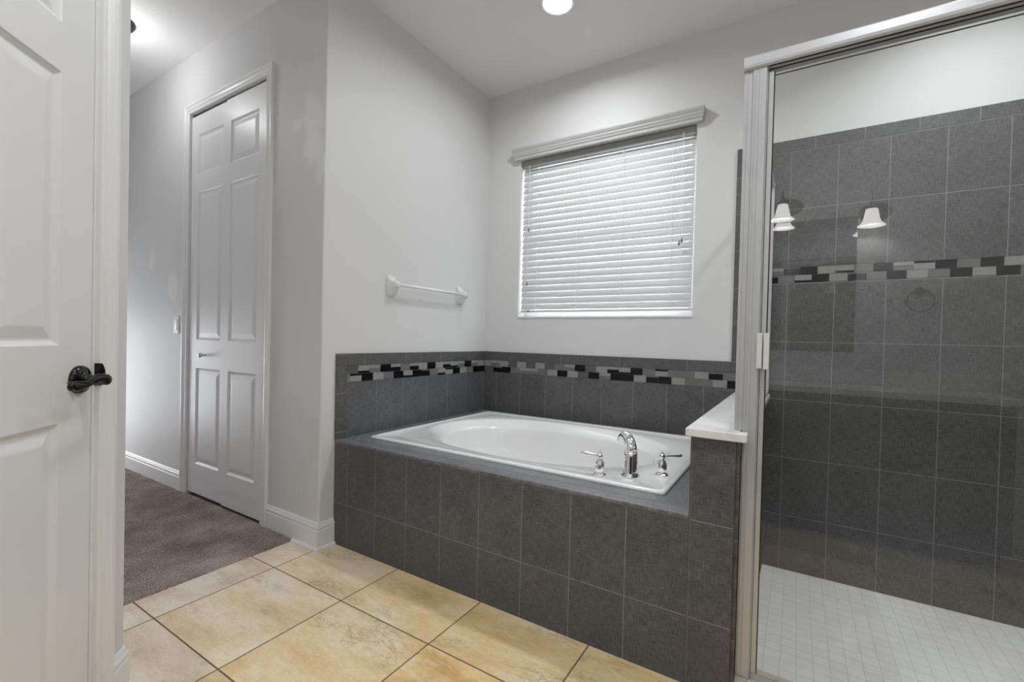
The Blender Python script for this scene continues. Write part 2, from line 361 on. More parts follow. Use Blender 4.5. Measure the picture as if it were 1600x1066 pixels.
# carpet
bm = bmesh.new(); nx, ny = 460, 150; x0, x1, y0, y1 = -3.2, -.186, P.y, -1.3627
random.seed(3); g = []
for j in range(ny + 1):
    row = []
    for i in range(nx + 1):
        x = x0 + (x1 - x0) * i / nx; y = y0 + (y1 - y0) * j / ny
        z = .010 + random.uniform(-.0042, .0042) + .002 * noise.noise(Vector((x * 7, y * 7, 0)))
        if i in (0, nx) or j in (0, ny): z = -.002
        elif i == nx - 1: z = .006
        row.append(bm.verts.new((x + random.uniform(-.002, .002) * (i not in (0, nx)), y, z)))
    g.append(row)
for j in range(ny):
    for i in range(nx): bm.faces.new((g[j][i], g[j][i + 1], g[j + 1][i + 1], g[j + 1][i]))
c = obj('carpet', bm, M['carpet'], smooth=True); tag(c, 'brown-grey cut pile carpet filling the hallway before the closet', 'carpet', kind='stuff')

# ------------------------------------------------------------------ baseboards and casings
BP = [(0, 0), (.014, 0), (.014, .092), (.0115, .096), (.0115, .100), (.014, .104), (.0125, .113), (.009, .117), (.009, .121), (.005, .130), (0, .130)]
def base_path(name, pts, z0=0, label=None, prof=BP):
    """pts: (x, y, outx, outy) in order; out = mitred offset direction"""
    bm = bmesh.new(); sweep(bm, prof, [(Vector((x, y, z0)), Vector((ox, oy, 0)), Vector((0, 0, 1))) for x, y, ox, oy in pts])
    return struct(name, bm, M['trim'], label, 'baseboard')
base_path('baseboard_hall', [(-3.2, -1.3627, 0, -1), (CX0 - .057, -1.3627, 0, -1)], .004, 'white grooved baseboard left of the closet door')
base_path('baseboard_corner', [(CX1 + .057, -1.3627, 0, -1), (0, -1.3627, 1, -1), (0, -1.279, 1, 0)], .002, 'white grooved baseboard wrapping the corner beside the tub platform')
SH = [(.014, 0), (.026, 0), (.0255, .006), (.022, .012), (.014, .015)]
base_path('trim_shoe', [(-.186, -1.3627, 0, -1), (0, -1.3627, 1, -1), (0, -1.279, 1, 0)], 0, 'white shoe moulding at the foot of the corner baseboard', SH)
k = (O + Vector((0, 0, 0)))
mit = (O + Vector((0, 1, 0))) ; mit = mit / (mit.dot(O))
s0 = DS0 - .060
a = P + T * s0
base_path('baseboard_diagonal', [(a.x, a.y, O.x, O.y), (P.x, P.y, mit.x, mit.y), (-.4, P.y, 0, 1)], 0, 'white baseboard stub right of the panelled door')
b0 = P + T * (DS1 + .06); b1 = P + T * 1.3
base_path('baseboard_diagonal_far', [(b0.x, b0.y, O.x, O.y), (b1.x, b1.y, O.x, O.y)], 0, 'white baseboard left of the panelled door')

CP = [(0, 0), (0, .010), (.004, .013), (.010, .013), (.014, .009), (.018, .009), (.022, .014), (.032, .016), (.036, .0125), (.040, .0125), (.046, .018), (.057, .018), (.057, 0)]
def casing(name, x0, x1, zt, mtx, label, width=1.0):
    """profiled casing round an opening: up, across, down; local x along, y out, z up"""
    fr = [(Vector((x0, 0, 0)), Vector((-1, 0, 0))), (Vector((x0, 0, zt)), Vector((-1, 0, 1))), (Vector((x1, 0, zt)), Vector((1, 0, 1))), (Vector((x1, 0, 0)), Vector((1, 0, 0)))]
    bm = bmesh.new(); sweep(bm, [(a * width, b) for a, b in CP], [(o, d, Vector((0, 1, 0))) for o, d in fr])
    bmesh.ops.transform(bm, matrix=mtx, verts=bm.verts[:])
    return struct(name, bm, M['trim'], label, 'door casing')
CL = Matrix(((1, 0, 0, 0), (0, -1, 0, -1.3627), (0, 0, 1, 0), (0, 0, 0, 1)))
casing('trim_closet', CX0, CX1, CZ, CL, 'white fluted casing around the bifold closet door')
tr2 = casing('trim_door', DS0, DS1, DZ, DG, 'white fluted casing right of the panelled door at left', 1.05)
# jamb linings
struct('trim_closet_jamb', boxes((CX0 - .001, CX0 + .003, -1.3627, -1.243, .0, CZ), (CX1 - .004, CX1 + .001, -1.3627, -1.243, 0, CZ), (CX0 + .003, CX1 - .004, -1.3627, -1.243, CZ - .002, CZ + .001)), M['trim'], 'white jamb lining inside the closet opening', 'door jamb')
bm = bmesh.new()
for b in ((DS0 - .001, DS0 + .011, -.12, 0, 0, DZ), (DS1 - .011, DS1 + .001, -.12, 0, 0, DZ), (DS0, DS1, -.12, 0, DZ - .011, DZ + .001), (DS0, DS0 + .024, -.09, -.045, 0, DZ)): box(bm, *b, mtx=DG)
struct('trim_door_jamb', bm, M['trim'], 'white jamb lining of the panelled door', 'door jamb')

# ------------------------------------------------------------------ panelled doors
def door_leaf(x0, x1, z0, z1, cols, rows, th, yf, mtx, depth=.009):
    """local: face at y=yf looking towards +y; cols/rows list the sunk panels"""
    bm = bmesh.new()
    xs = sorted({x0, x1, *[v for c in cols for v in c]}); zs = sorted({z0, z1, *[v for r in rows for v in r]})
    V = {}
    def v(x, z, y=yf):
        key = (round(x, 5), round(z, 5), round(y, 5))
        if key not in V: V[key] = bm.verts.new((x, y, z))
        return V[key]
    for xa, xb in zip(xs, xs[1:]):
        for za, zb in zip(zs, zs[1:]):
            if (xa, xb) in cols and (za, zb) in rows:
                prev = [v(xa, za), v(xb, za), v(xb, zb), v(xa, zb)]
                for ins, d in ((.004, -.004), (.012, -depth), (.017, -depth), (.042, -.0025), (.046, -.002)):
                    cur = [v(xa + ins, za + ins, yf + d), v(xb - ins, za + ins, yf + d), v(xb - ins, zb - ins, yf + d), v(xa + ins, zb - ins, yf + d)]
                    for i in range(4): bm.faces.new((prev[i], prev[(i + 1) % 4], cur[(i + 1) % 4], cur[i]))
                    prev = cur
                bm.faces.new(prev)
            else: bm.faces.new((v(xa, za), v(xb, za), v(xb, zb), v(xa, zb)))
    box(bm, x0, x1, yf - th, yf - .0095, z0, z1)
    for (a, b) in (((x0, z0), (x1, z0)), ((x1, z0), (x1, z1)), ((x1, z1), (x0, z1)), ((x0, z1), (x0, z0))):   # edges
        bm.faces.new([bm.verts.new((a[0], yf, a[1])), bm.verts.new((b[0], yf, b[1])), bm.verts.new((b[0], yf - .01, b[1])), bm.verts.new((a[0], yf - .01, a[1]))])
    bmesh.ops.transform(bm, matrix=mtx, verts=bm.verts[:])
    return bm
# closet: two bifold leaves, hinged slightly
d2 = thing('door_2', 'white six panel bifold closet door with a small round knob', 'door', (-.94, -1.355, .015)); d2['kind'] = 'structure'
ROWS = [(.216, .828), (1.008, 1.946), (2.058, 2.308)]
obj('door_leaf', door_leaf(-1.375, -.9425, .026, 2.431, [(-1.283, -.982)], ROWS, .03, -.002, CL), M['door'], d2)
obj('door_leaf', door_leaf(-.9400, -.506, .020, 2.437, [(-.889, -.587)], ROWS, .03, -.001, CL), M['door'], d2)
obj('track_gap_shade', boxes((CX0 + .004, CX1 - .005, -1.350, -1.325, 2.4385, 2.4525), (CX0 + .004, CX1 - .005, -1.322, -1.320, 2.36, 2.4525), (CX0 + .0035, CX0 + .0095, -1.330, -1.325, .01, 2.436)), M['black'], d2)  # track box and strips made black for the shade in the door gaps
bm = bmesh.new(); KN = Matrix.Translation((-1.160, -1.361, .914)) @ Matrix.Rotation(math.radians(90), 4, 'X')
lathe(bm, [(.008, 0), (.008, .006), (.005, .009), (.005, .016), (.012, .020), (.0155, .027), (.0145, .034), (.008, .039), (.001, .040)], 24, KN)
obj('knob', bm, M['knob'], d2, smooth=True)['label'] = 'small round satin metal knob'
# diagonal passage door
d1 = thing('door_1', 'white panelled door at left edge with black lever handle', 'door', tuple(P + T * .5)); d1['kind'] = 'structure'
obj('door_leaf', door_leaf(.1455, .8455, .012, 2.035, [(.2535, .443), (.548, .7375)], [(.20, .835), (1.020, 1.662), (1.776, 1.925)], .035, -.001, DG), M['door'], d1)
hd = thing('tmp', '', ''); 
for kx in ('label', 'category'): del hd[kx]
hd.name = 'door_handle'; hd.parent = d1; hd.matrix_parent_inverse = d1.matrix_world.inverted()
def part_label(o, s): o['label'] = s
bm = bmesh.new(); HR = DG @ Matrix.Translation((.189, -.001, .933)) @ Matrix.Rotation(math.radians(-90), 4, 'X')
lathe(bm, [(.0355, 0), (.0355, .005), (.0335, .009), (.026, .012), (.0245, .0125), (.020, .016), (.014, .020), (.0115, .026), (.0115, .046), (.013, .050), (.0135, .062), (.010, .066), (.001, .067)], 40, HR)
obj('rosette', bm, M['bronze'], hd, smooth=True)
pts = []; rads = []
for i in range(25):
    t = i / 24; s = .183 + .130 * t
    pts.append(DG @ Vector((s, .056 + .004 * math.sin(t * math.pi), .934 + .0050 * math.sin(t * 2 * math.pi) - .004 * t)))
    th = .0105 - .0015 * t; rads.append((.0085 - .003 * math.sin(math.pi * t), th * (1.05 + .18 * math.cos(t * 2 * math.pi))))
rads[0] = (.004, .005); rads[-1] = (.003, .004)
bm = bmesh.new(); tube(bm, pts, rads, 18)
obj('lever', bm, M['bronze'], hd, smooth=True)
bm = bmesh.new()      # raised edge ridge that winds round the lever
for ph in (0, math.pi):
    pp = []
    for i in range(40):
        t = i / 39; s = .186 + .124 * t; a = ph + t * 2 * math.pi * .9
        pp.append(DG @ Vector((s, .0565 + .004 * math.sin(t * math.pi) + .0080 * math.cos(a) * .95, .934 + .0050 * math.sin(t * 2 * math.pi) - .004 * t + .0112 * math.sin(a))))
    tube(bm, pp, .0013, 8)
obj('lever_ridge', bm, M['bronze_wall'], hd, smooth=True)
# strike plate on the casing side
bm = bmesh.new(); n = 16
prof = [(.1335, -.012)] + [(.1335 - .016 * math.sin(math.pi * i / n) ** .6, -.029 + .058 * i / n) for i in range(n + 1)]
vs = [bm.verts.new(DG @ Vector((s if i else .1335, .0155 + 0 * z, .942 + z))) for i, (s, z) in enumerate(prof[1:])]
vb = [bm.verts.new(DG @ Vector((s, .0125, .942 + z))) for s, z in prof[1:]]
bm.faces.new(vs); bm.faces.new(vb)
for i in range(len(vs)): bm.faces.new((vs[i], vs[(i + 1) % len(vs)], vb[(i + 1) % len(vs)], vb[i]))
box(bm, .1315, .1345, -.03, .0155, .913, .971, mtx=DG)
sp_ = obj('strike_plate', bm, M['bronze'], tr2); sp_['label'] = 'black curved strike plate'
bm = bmesh.new(); lathe(bm, [(.0028, 0), (.0028, .002), (.0005, .0025)], 12, DG @ Matrix.Translation((.139, -.002, .872)) @ Matrix.Rotation(math.radians(-90), 4, 'X'))

# switch on the hallway wall
sw = thing('light_switch', 'small white rocker light switch left of the closet door', 'light switch', (-1.547, -1.3627, 1.10))
obj('cover_plate', boxes((-1.583, -1.511, -1.3687, -1.3627, 1.043, 1.158)), M['plastic'], sw, bevel=.002)
obj('rocker', boxes((-1.564, -1.530, -1.3720, -1.3680, 1.066, 1.134)), M['trim'], sw, bevel=.0015)

# ------------------------------------------------------------------ window
win = thing('window_1', 'white framed window behind the blind', 'window', (.87, .12, 1.22)); win['kind'] = 'structure'
obj('window_frame', boxes((W1, W1 + .045, .10, .15, Z1, Z2), (W2 - .045, W2, .10, .15, Z1, Z2), (W1 + .045, W2 - .045, .10, .15, Z1, Z1 + .045), (W1 + .045, W2 - .045, .10, .15, Z2 - .045, Z2), (W1 + .045, W2 - .045, .11, .124, 1.755, 1.79)), M['plastic'], win)
obj('pane', boxes((W1 + .045, W2 - .045, .125, .129, Z1 + .045, Z2 - .045)), M['pane'], win)
obj('window_sill', boxes((W1 - .004, W2 + .004, -.006, .10, Z1 - .006, Z1 + .004)), M['trim'], win, bevel=.002)

bl = thing('window_blind', 'white horizontal slat blind with moulded valance over the bathtub', 'window blind', (.87, .03, 2.3))
VP = [(0, 0), (.030, 0), (.032, .010), (.032, .016), (.038, .022), (.040, .030), (.046, .040), (.046, .046), (.053, .056), (.058, .066), (.058, .074), (0, .074)]
bm = bmesh.new(); vy = -.002; vz = 2.322
sweep(bm, VP, [(Vector((.262, vy, vz)), Vector((-.55, 0, 0)), Vector((0, 0, 1))), (Vector((.262, vy, vz)), Vector((-.55, -1, 0)), Vector((0, 0, 1))), (Vector((1.480, vy, vz)), Vector((.55, -1, 0)), Vector((0, 0, 1))), (Vector((1.480, vy, vz)), Vector((.55, 0, 0)), Vector((0, 0, 1)))])
obj('valance', bm, M['valance'], bl)
obj('headrail', boxes((.290, 1.455, .012, .058, 2.270, 2.3235)), M['headrail'], bl, bevel=.002)
SL, SY, PITCH, ZT = .0480, .036, .0432, 2.243
ns = 23
def slat_bm(zc, tilt):
    bm = bmesh.new(); rows = []; nseg = 6
    for side in (0, 1):
        row = []
        for i in range(nseg + 1):
            u = (i / nseg - .5) * SL; hgt = .0028 * (1 - (2 * i / nseg - 1) ** 2) + (.0026 if side == 0 else 0)
            # u along the slat's width: u<0 room side; tilt turns the room edge down
            y = SY + u * math.cos(tilt) - hgt * math.sin(tilt); z = zc + u * math.sin(tilt) + hgt * math.cos(tilt)
            row.append([bm.verts.new((.2905, y, z)), bm.verts.new((1.4545, y, z))])
        rows.append(row)
    for r in rows:
        for a, b in zip(r, r[1:]): bm.faces.new((a[0], a[1], b[1], b[0]))
    for k in (0, nseg): bm.faces.new((rows[0][k][0], rows[0][k][1], rows[1][k][1], rows[1][k][0]))
    for e in (0, 1): bm.faces.new([r[e] for r in rows[0]] + [r[e] for r in reversed(rows[1])])
    return bm
TILT = math.radians(68.5)
for i in range(ns): obj('slat', slat_bm(ZT - PITCH * i, TILT), M['slat'], bl)
zb = ZT - PITCH * ns + .012
obj('bottom_rail', boxes((.290, 1.455, SY - .014, SY + .014, zb - .010, zb + .006)), M['blindwhite'], bl, bevel=.003)
for x in (.418, .721, 1.025, 1.329):
    bm = bmesh.new()
    for yy in (SY - .0195, SY + .0195): tube(bm, [(x, yy, 2.275), (x, yy, zb)], .0012, 6)
    for i in range(ns): box(bm, x - .001, x + .001, SY - .0195, SY + .0195, ZT - PITCH * i - .021, ZT - PITCH * i - .020)
    obj('ladder_cord', bm, M['cord'], bl)
def pull(x, ztop, zend, dx=0):
    bm = bmesh.new(); tube(bm, [(x, .006, ztop), (x + dx, .004, zend)], .0011, 6); o = obj('pull_cord', bm, M['cord'], bl)
    bm = bmesh.new(); lathe(bm, [(.002, .014), (.0048, .010), (.0065, -.012), (.005, -.016), (.001, -.017)], 14, Matrix.Translation((x + dx, .004, zend)))
    obj('tassel', bm, M['tassel'], o, smooth=True)
pull(1.386, 2.30, 1.650, -.006); pull(1.392, 2.30, 1.664, .003); pull(.350, 2.28, 1.835, .003); pull(.345, 2.28, 1.456, .004)
obj('rail_label', boxes((.340, .365, SY - .0148, SY - .0140, zb - .007, zb + .002)), M['tassel'], bl)

# ------------------------------------------------------------------ tiled surfaces
def mosaic(bm, codes_u, codes_l, u0u, u0l, zt, zb_, axis, pitch=.075, sign=1, lim=None):
    """two running rows of small pieces; material slots 0 grout 1 black 2 light 3 mid 4 dark"""
    zm = (zt + zb_) / 2; g = .0022
    def piece(u, v, za, zb2, mi, out):
        if lim: u, v = max(u, lim[0]), min(v, lim[1])
        if v - u < .006: return
        if axis == 'X': vs = box(bm, u, v, -.0095 - out, -.004, za, zb2, mi)
        else: vs = box(bm, .004, .0095 + out, u, v, za, zb2, mi)
    MI = dict(B=1, L=2, M=3, D=4)
    def cell(c, u, za, zb2):
        v = u + pitch; a, b = u + g / 2, v - g / 2; z0_, z1_ = za + g / 2, zb2 - g / 2; h = z1_ - z0_
        if c in MI: piece(a, b, z0_, z1_, MI[c], .0012 if c == 'B' else 0)
        else:
            top, bot, fr = dict(h=('L', 'M', .45), s=('M', 'B', .18), t=('L', 'B', .42), b=('L', 'B', .72), T=('B', 'L', .25), p=('M', 'D', .5))[c]
            zc = z1_ - h * fr
            piece(a, b, zc + g / 3, z1_, MI[top], 0); piece(a, b, z0_, zc - g / 3, MI[bot], 0)
    for i, c in enumerate(codes_u): cell(c, u0u + pitch * i, zm, zt)
    for i, c in enumerate(codes_l): cell(c, u0l + pitch * i, zb_, zm)
MM = [M['grout'], M['mosB'], M['mosL'], M['mosM'], M['mosD']]
# behind the tub, window wall
tb = thing('tile_surround', 'low charcoal linen tile band with mosaic strip on window wall behind tub', 'wall tile', (.85, 0, .5))
obj('field_tile', boxes((.0107, 1.854, -.0095, -.0006, .5292, .8155)), M['t_back'], tb)
obj('trim_tile', boxes((.0107, 1.6805, -.0105, -.0006, .902, .965)), M['t_trim'], tb, bevel=.002)
bm = boxes((.0107, 1.854, -.0075, -.0006, .8155, .902))
mosaic(bm, 'LhLDLDLDMhBDLtbBMTMMLsMLM', 'DsBMhhMLBLDBhBBLsBLMMLBML', -.009, .013, .901, .8165, 'X', lim=(.0112, 1.853))
obj('mosaic_band', bm, MM, tb)
tl_ = thing('tile_surround', 'low charcoal linen tile band with mosaic strip below towel bar', 'wall tile', (0, -.65, .5))
obj('field_tile', boxes((.0006, .0095, -1.215, -.0006, .5292, .8155)), M['t_left'], tl_)
obj('trim_tile', boxes((.0006, .0105, -1.215, -.0006, .902, .965)), M['t_trim_l'], tl_, bevel=.002)
obj('end_trim_tile', boxes((.0006, .0105, -1.281, -1.215, .5292, .965)), M['t_trimv_l'], tl_, bevel=.002)
bm = boxes((.0006, .0075, -1.215, -.0006, .8155, .902)); box(bm, .0006, .0095, -1.215, -1.150, .860, .902, 4)
mosaic(bm, 'bhBtMtLBLtbhBhL', 'LTBLMBbBsMbTBLMBB'[1:], -1.148, -1.200, .901, .8165, 'Y', lim=(-1.214, -.010))
obj('mosaic_band', bm, MM, tl_)
# shower wall
ts_ = thing('shower_wall_tile', 'tall charcoal linen tile wall with mosaic stripe inside the shower', 'wall tile', (2.5, 0, 1))
XS = 1.681
obj('field_tile', boxes((1.855, 3.2892, -.0097, -.0006, ZB, 1.3855)), M['t_shower'], ts_)
obj('field_tile', boxes((XS + .062, 3.2892, -.0097, -.0006, 1.4675, 2.066)), M['t_shower_up'], ts_)
obj('field_tile', boxes((XS + .062, 1.855, -.0096, -.0006, .902, 1.4675)), M['t_shower'], ts_)
obj('trim_tile', boxes((XS, 3.2892, -.0107, -.0006, 2.066, 2.128)), M['t_trim_s'], ts_, bevel=.002)
obj('end_trim_tile', boxes((XS, XS + .062, -.0107, -.0006, .902, 2.066)), M['t_trimv_s'], ts_, bevel=.002)
bm = boxes((1.855, 3.2892, -.0075, -.0006, 1.3855, 1.4675))
mosaic(bm, 'hsBLbMBhTBMBLLhBMMBLb', 'sMbBLsMBLMBLBMLMBLMBL', 1.917 - .0745, 1.893 - .0745, 1.4665, 1.3865, 'X', .0745, lim=(1.857, 3.29))
obj('mosaic_band', bm, MM, ts_)
M['t_shower_side'] = tile_mat('charcoal_tile_shower_side', 'YZ', -.028, .1985, .177, .3015)
ts2 = thing('shower_side_tile', 'charcoal tile wall at the far right end of the shower', 'wall tile', (3.3, -.6, 1))
obj('field_tile', boxes((3.290, 3.2994, -1.22, -.0006, ZB, 2.128)), M['t_shower_side'], ts2)

# tub platform
pf = thing('tub_platform', 'charcoal tiled platform holding the drop-in bathtub', 'tub platform', (.85, -.6, 0))
YF = -1.277
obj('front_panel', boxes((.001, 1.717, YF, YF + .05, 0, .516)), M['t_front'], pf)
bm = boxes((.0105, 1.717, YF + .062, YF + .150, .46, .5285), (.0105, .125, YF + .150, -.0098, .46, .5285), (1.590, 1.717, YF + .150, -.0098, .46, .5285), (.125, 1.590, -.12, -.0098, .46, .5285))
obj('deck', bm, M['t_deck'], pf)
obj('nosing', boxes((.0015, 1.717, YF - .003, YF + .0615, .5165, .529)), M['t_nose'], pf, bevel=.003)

# bathtub
tub = thing('bathtub', 'white drop-in oval bathtub set in the charcoal tiled platform', 'bathtub', (.85, -.6, .1))
TX0, TX1, TY0, TY1, TZ = .108, 1.612, -1.150, -.100, .5430
bm = bmesh.new(); n = 96
cx, cy = .835, -.622
def rectpt(a, x0, x1, y0, y1, r=.02):
    c, s = math.cos(a), math.sin(a); mx, my = (x0 + x1) / 2, (y0 + y1) / 2; hx_, hy_ = (x1 - x0) / 2, (y1 - y0) / 2
    k = 1 / max(abs(c) / hx_, abs(s) / hy_); x, y = c * k, s * k
    ax, ay = abs(x), abs(y)     # rounded corners
    if ax > hx_ - r and ay > hy_ - r:
        vx, vy_ = ax - (hx_ - r), ay - (hy_ - r); l = math.hypot(vx, vy_); f = r / l if l > 1e-9 else 1
        ax, ay = hx_ - r + vx * f, hy_ - r + vy_ * f
    return mx + math.copysign(ax, x), my + math.copysign(ay, y)
hx2, hy2 = (TX1 - TX0) / 2, (TY1 - TY0) / 2
ang = []
for q in range(4):
    ca = math.atan2(hy2, hx2); corners = [ca, math.pi - ca, math.pi + ca, 2 * math.pi - ca]
angs = sorted([a_ for a_ in (2 * math.pi * i / n for i in range(n)) if all(abs(a_ - c) > .030 for c in corners)] + [c + d for c in corners for d in (-.018, -.006, .006, .018)])
def ell(a, rx, ry, ex=2.25, ox=0, oy=0):
    c, s = math.cos(a), math.sin(a)
    # a is measured in the rectangle's frame; use the ray from the oval's centre
    r = (abs(c / rx) ** ex + abs(s / ry) ** ex) ** (-1 / ex)
    return cx + ox + c * r, cy + oy + s * r
rings = []
def ring(fn, z): rings.append([bm.verts.new((*fn(a), z(a) if callable(z) else z)) for a in angs])
for d, z in ((.0, .5295), (.0, .536), (.003, .5405), (.009, TZ), (.018, TZ - .0008), (.026, TZ - .0045)):
    ring(lambda a, d=d: rectpt(a, TX0 + d, TX1 - d, TY0 + d, TY1 - d, .018), z)
ring(lambda a: tuple((1 - .5) * p + .5 * q for p, q in zip(rectpt(a, TX0 + .026, TX1 - .026, TY0 + .026, TY1 - .026, .018), ell(a, .665, .448))), TZ - .0055)
for rx, ry, z in ((.667, .450, TZ - .0062), (.662, .445, TZ - .0078), (.655, .438, TZ - .012), (.625, .408, TZ - .030), (.600, .386, TZ - .045), (.594, .380, TZ - .050), (.590, .376, TZ - .058), (.580, .368, TZ - .090)):
    ring(lambda a, rx=rx, ry=ry: ell(a, rx, ry), z)
for t in (.2, .4, .6, .8, .92, 1.0):
    e = t; z = TZ - .09 - .30 * (t ** .9) if t < .92 else TZ - .09 - .30 + (.012 if t < 1 else 0)
    rx = .575 - .17 * t ** 1.6; ry = .365 - .10 * t ** 1.8
    ring(lambda a, rx=rx, ry=ry, t=t: ell(a, rx, ry, 2.4, .055 * t), z)
ring(lambda a: ell(a, .34, .20, 2.4, .06), TZ - .40)
ring(lambda a: ell(a, .10, .06, 2.0, .06), TZ - .403)
for a, b in zip(rings, rings[1:]):
    m_ = len(a)
    for i in range(m_): bm.faces.new((a[i], a[(i + 1) % m_], b[(i + 1) % m_], b[i]))
bm.faces.new(rings[-1])
o = obj('tub_shell', bm, M['tub'], tub, smooth=True)
md = o.modifiers.new('solid', 'SOLIDIFY'); md.thickness = .004; md.offset = -1
# make the shell's face normals look up/in
bm = bmesh.new(); lathe(bm, [(.033, 0), (.033, .003), (.028, .005), (.001, .006)], 24, Matrix.Translation((1.05, cy, TZ - .402)))
obj('drain_cover', bm, M['chrome'], tub, smooth=True)
bm = bmesh.new(); lathe(bm, [(.034, 0), (.034, .004), (.028, .008), (.001, .010)], 24, Matrix.Translation((1.396, cy, TZ - .13)) @ Matrix.Rotation(math.radians(-90), 4, 'Y'))
obj('overflow_plate', bm, M['chrome'], tub, smooth=True)

# faucet: spout and two lever handles standing on the rim's front right corner
FZ = TZ - .0048
SPX = Vector((1.450, -1.022, FZ)); dirs = Vector((-.72, .69, 0)).normalized(); 
sp = thing('tub_spout', 'tall chrome gooseneck tub spout between the two levers', 'faucet', tuple(SPX))
bm = bmesh.new(); lathe(bm, [(.0345, 0), (.0350, .003), (.0330, .008), (.0300, .012), (.0290, .020), (.0275, .050), (.0255, .080), (.0235, .100)], 32, Matrix.Translation(SPX)); 
obj('spout_base', bm, M['chrome'], sp, smooth=True)
cv = [(0, .10), (.001, .112), (.005, .122), (.014, .134), (.027, .143), (.042, .147), (.055, .144), (.066, .137), (.073, .128), (.076, .120)]
cv = [(0, .098), (.0, .108)] + cv[1:]
pts = [SPX + dirs * a + Vector((0, 0, b)) for a, b in cv]
rr = [.0234, .0232, .0228, .0222, .0215, .0208, .0202, .0198, .0196, .0198, .0205, .021]
rr = rr[:len(pts)]
bm = bmesh.new(); tube(bm, pts, rr, 24, up=Vector((dirs.y, -dirs.x, 0)))
obj('gooseneck', bm, M['chrome'], sp, smooth=True)
bm = bmesh.new(); tp = SPX - dirs * .022 + Vector((0, 0, .100)); tube(bm, [tp, tp + Vector((0, 0, .012)) - dirs * .004, tp + Vector((0, 0, .022)) - dirs * .004], [.004, .003, .005], 12)
obj('diverter_knob', bm, M['chrome'], sp, smooth=True)
def tub_handle(x, y, ld, label):
    b = Vector((x, y, FZ)); h = thing('faucet_handle', label, 'faucet handle', tuple(b), 'chrome tub faucet handles')
    bm = bmesh.new(); lathe(bm, [(.0245, 0), (.0250, .003), (.0230, .006), (.0165, .009), (.0150, .012), (.0175, .022), (.0185, .032), (.0170, .046), (.0130, .056), (.0080, .061), (.0075, .066), (.0110, .071), (.0115, .078), (.0080, .084), (.0030, .088), (.0040, .091), (.0005, .094)], 28, Matrix.Translation(b))
    obj('handle_base', bm, M['chrome'], h, smooth=True)
    ld = Vector(ld).normalized(); bm = bmesh.new(); z0_ = Vector((0, 0, .076))
    tube(bm, [b + z0_ + ld * d + Vector((0, 0, e)) for d, e in ((.006, 0), (.016, .0005), (.030, .001), (.045, .0015), (.060, .002), (.072, .0025), (.078, .003), (.080, .003))], [.0060, .0050, .0052, .0062, .0075, .0070, .0045, .001], 16)
    obj('lever', bm, M['chrome'], h, smooth=True)
tub_handle(1.346, -1.078, (-1, -.1, 0), 'chrome lever handle standing left of the tub spout')
tub_handle(1.549, -.934, (.62, .42, 0), 'chrome lever handle standing right of the tub spout')

# ------------------------------------------------------------------ towel bar
tw = thing('towel_bar', 'white ceramic towel bar on the wall above the tub', 'towel bar', (0, -.62, 1.35))
def bracket(yc):
    bm = bmesh.new(); rings = []
    #  (out, half width y, z low, z high)
    for xo, hw, zl, zh in ((0, .031, 1.287, 1.408), (.006, .031, 1.287, 1.408), (.010, .030, 1.289, 1.400), (.018, .028, 1.291, 1.388), (.028, .025, 1.296, 1.379), (.036, .0225, 1.306, 1.375), (.042, .021, 1.320, 1.373), (.052, .020, 1.332, 1.372), (.060, .0185, 1.337, 1.368), (.066, .013, 1.343, 1.360)):
        zc, hz = (zl + zh) / 2, (zh - zl) / 2; r = []
        for i in range(24):
            a = 2 * math.pi * i / 24; c, s = math.cos(a), math.sin(a); ex = .35
            r.append(bm.verts.new((xo, yc + hw * math.copysign(abs(c) ** ex, c), zc + hz * math.copysign(abs(s) ** ex, s))))
        rings.append(r)
    for a, b in zip(rings, rings[1:]):
        for i in range(24): bm.faces.new((a[i], a[(i + 1) % 24], b[(i + 1) % 24], b[i]))
    bm.faces.new(rings[0]); bm.faces.new(rings[-1])
    obj('bracket', bm, M['ceramic'], tw, smooth=False, bevel=.0015)
bracket(-.930); bracket(-.315)
bm = bmesh.new(); tube(bm, [(.050, -.930, 1.353), (.050, -.315, 1.353)], .0095, 20)
obj('bar', bm, M['acrylic'], tw, smooth=True)

# ------------------------------------------------------------------ pony wall with marble cap
PX0, PX1 = 1.7185, 1.8450
GY = -1.222     # glass plane
M['t_pony_side'] = tile_mat('charcoal_tile_pony_side', 'YZ', -.0, .2, .177, .3015)
M['t_pony_tub'] = tile_mat('charcoal_tile_pony_tub', 'YZ', -.0, .2, .515, .605)
pw = struct('wall_pony', boxes((PX0 + .008, PX1 - .008, YF + .008, -.0112, ZB, .775)), M['grout'], 'tiled half wall between tub and shower', 'half wall')
obj('end_tile', boxes((PX0 + .004, PX1, YF, YF + .008, 0, .775)), M['t_front'], pw)
obj('corner_trim', boxes((PX0 - .0008, PX0 + .0035, YF - .0005, YF + .010, 0, .775)), M['edge'], pw)
obj('tub_side_tile', boxes((PX0, PX0 + .008, YF + .010, -.0098, .5295, .775)), M['t_pony_tub'], pw)
obj('shower_side_tile', boxes((PX1 - .008, PX1 + .010, YF + .0085, -.0098, ZB, .775)), M['t_pony_side'], pw)
bm = bmesh.new(); prism(bm, [(1.704, YF - .020), (1.874, YF - .020), (1.874, GY - .031), (1.8530, GY - .031), (1.8530, GY + .022), (1.874, GY + .022), (1.874, -.0112), (1.704, -.0112)], .776, .802)
cap = obj('marble_cap', bm, M['marble'], bevel=.004, seg=3)
tag(cap, 'white marble ledge capping the tiled half wall between tub and shower', 'ledge')
curb = struct('trim_shower_curb', boxes((PX1 + .0105, 3.2892, -1.262, -1.17, ZB, .047)), M['marble'], 'low white marble curb below the shower door', 'curb')

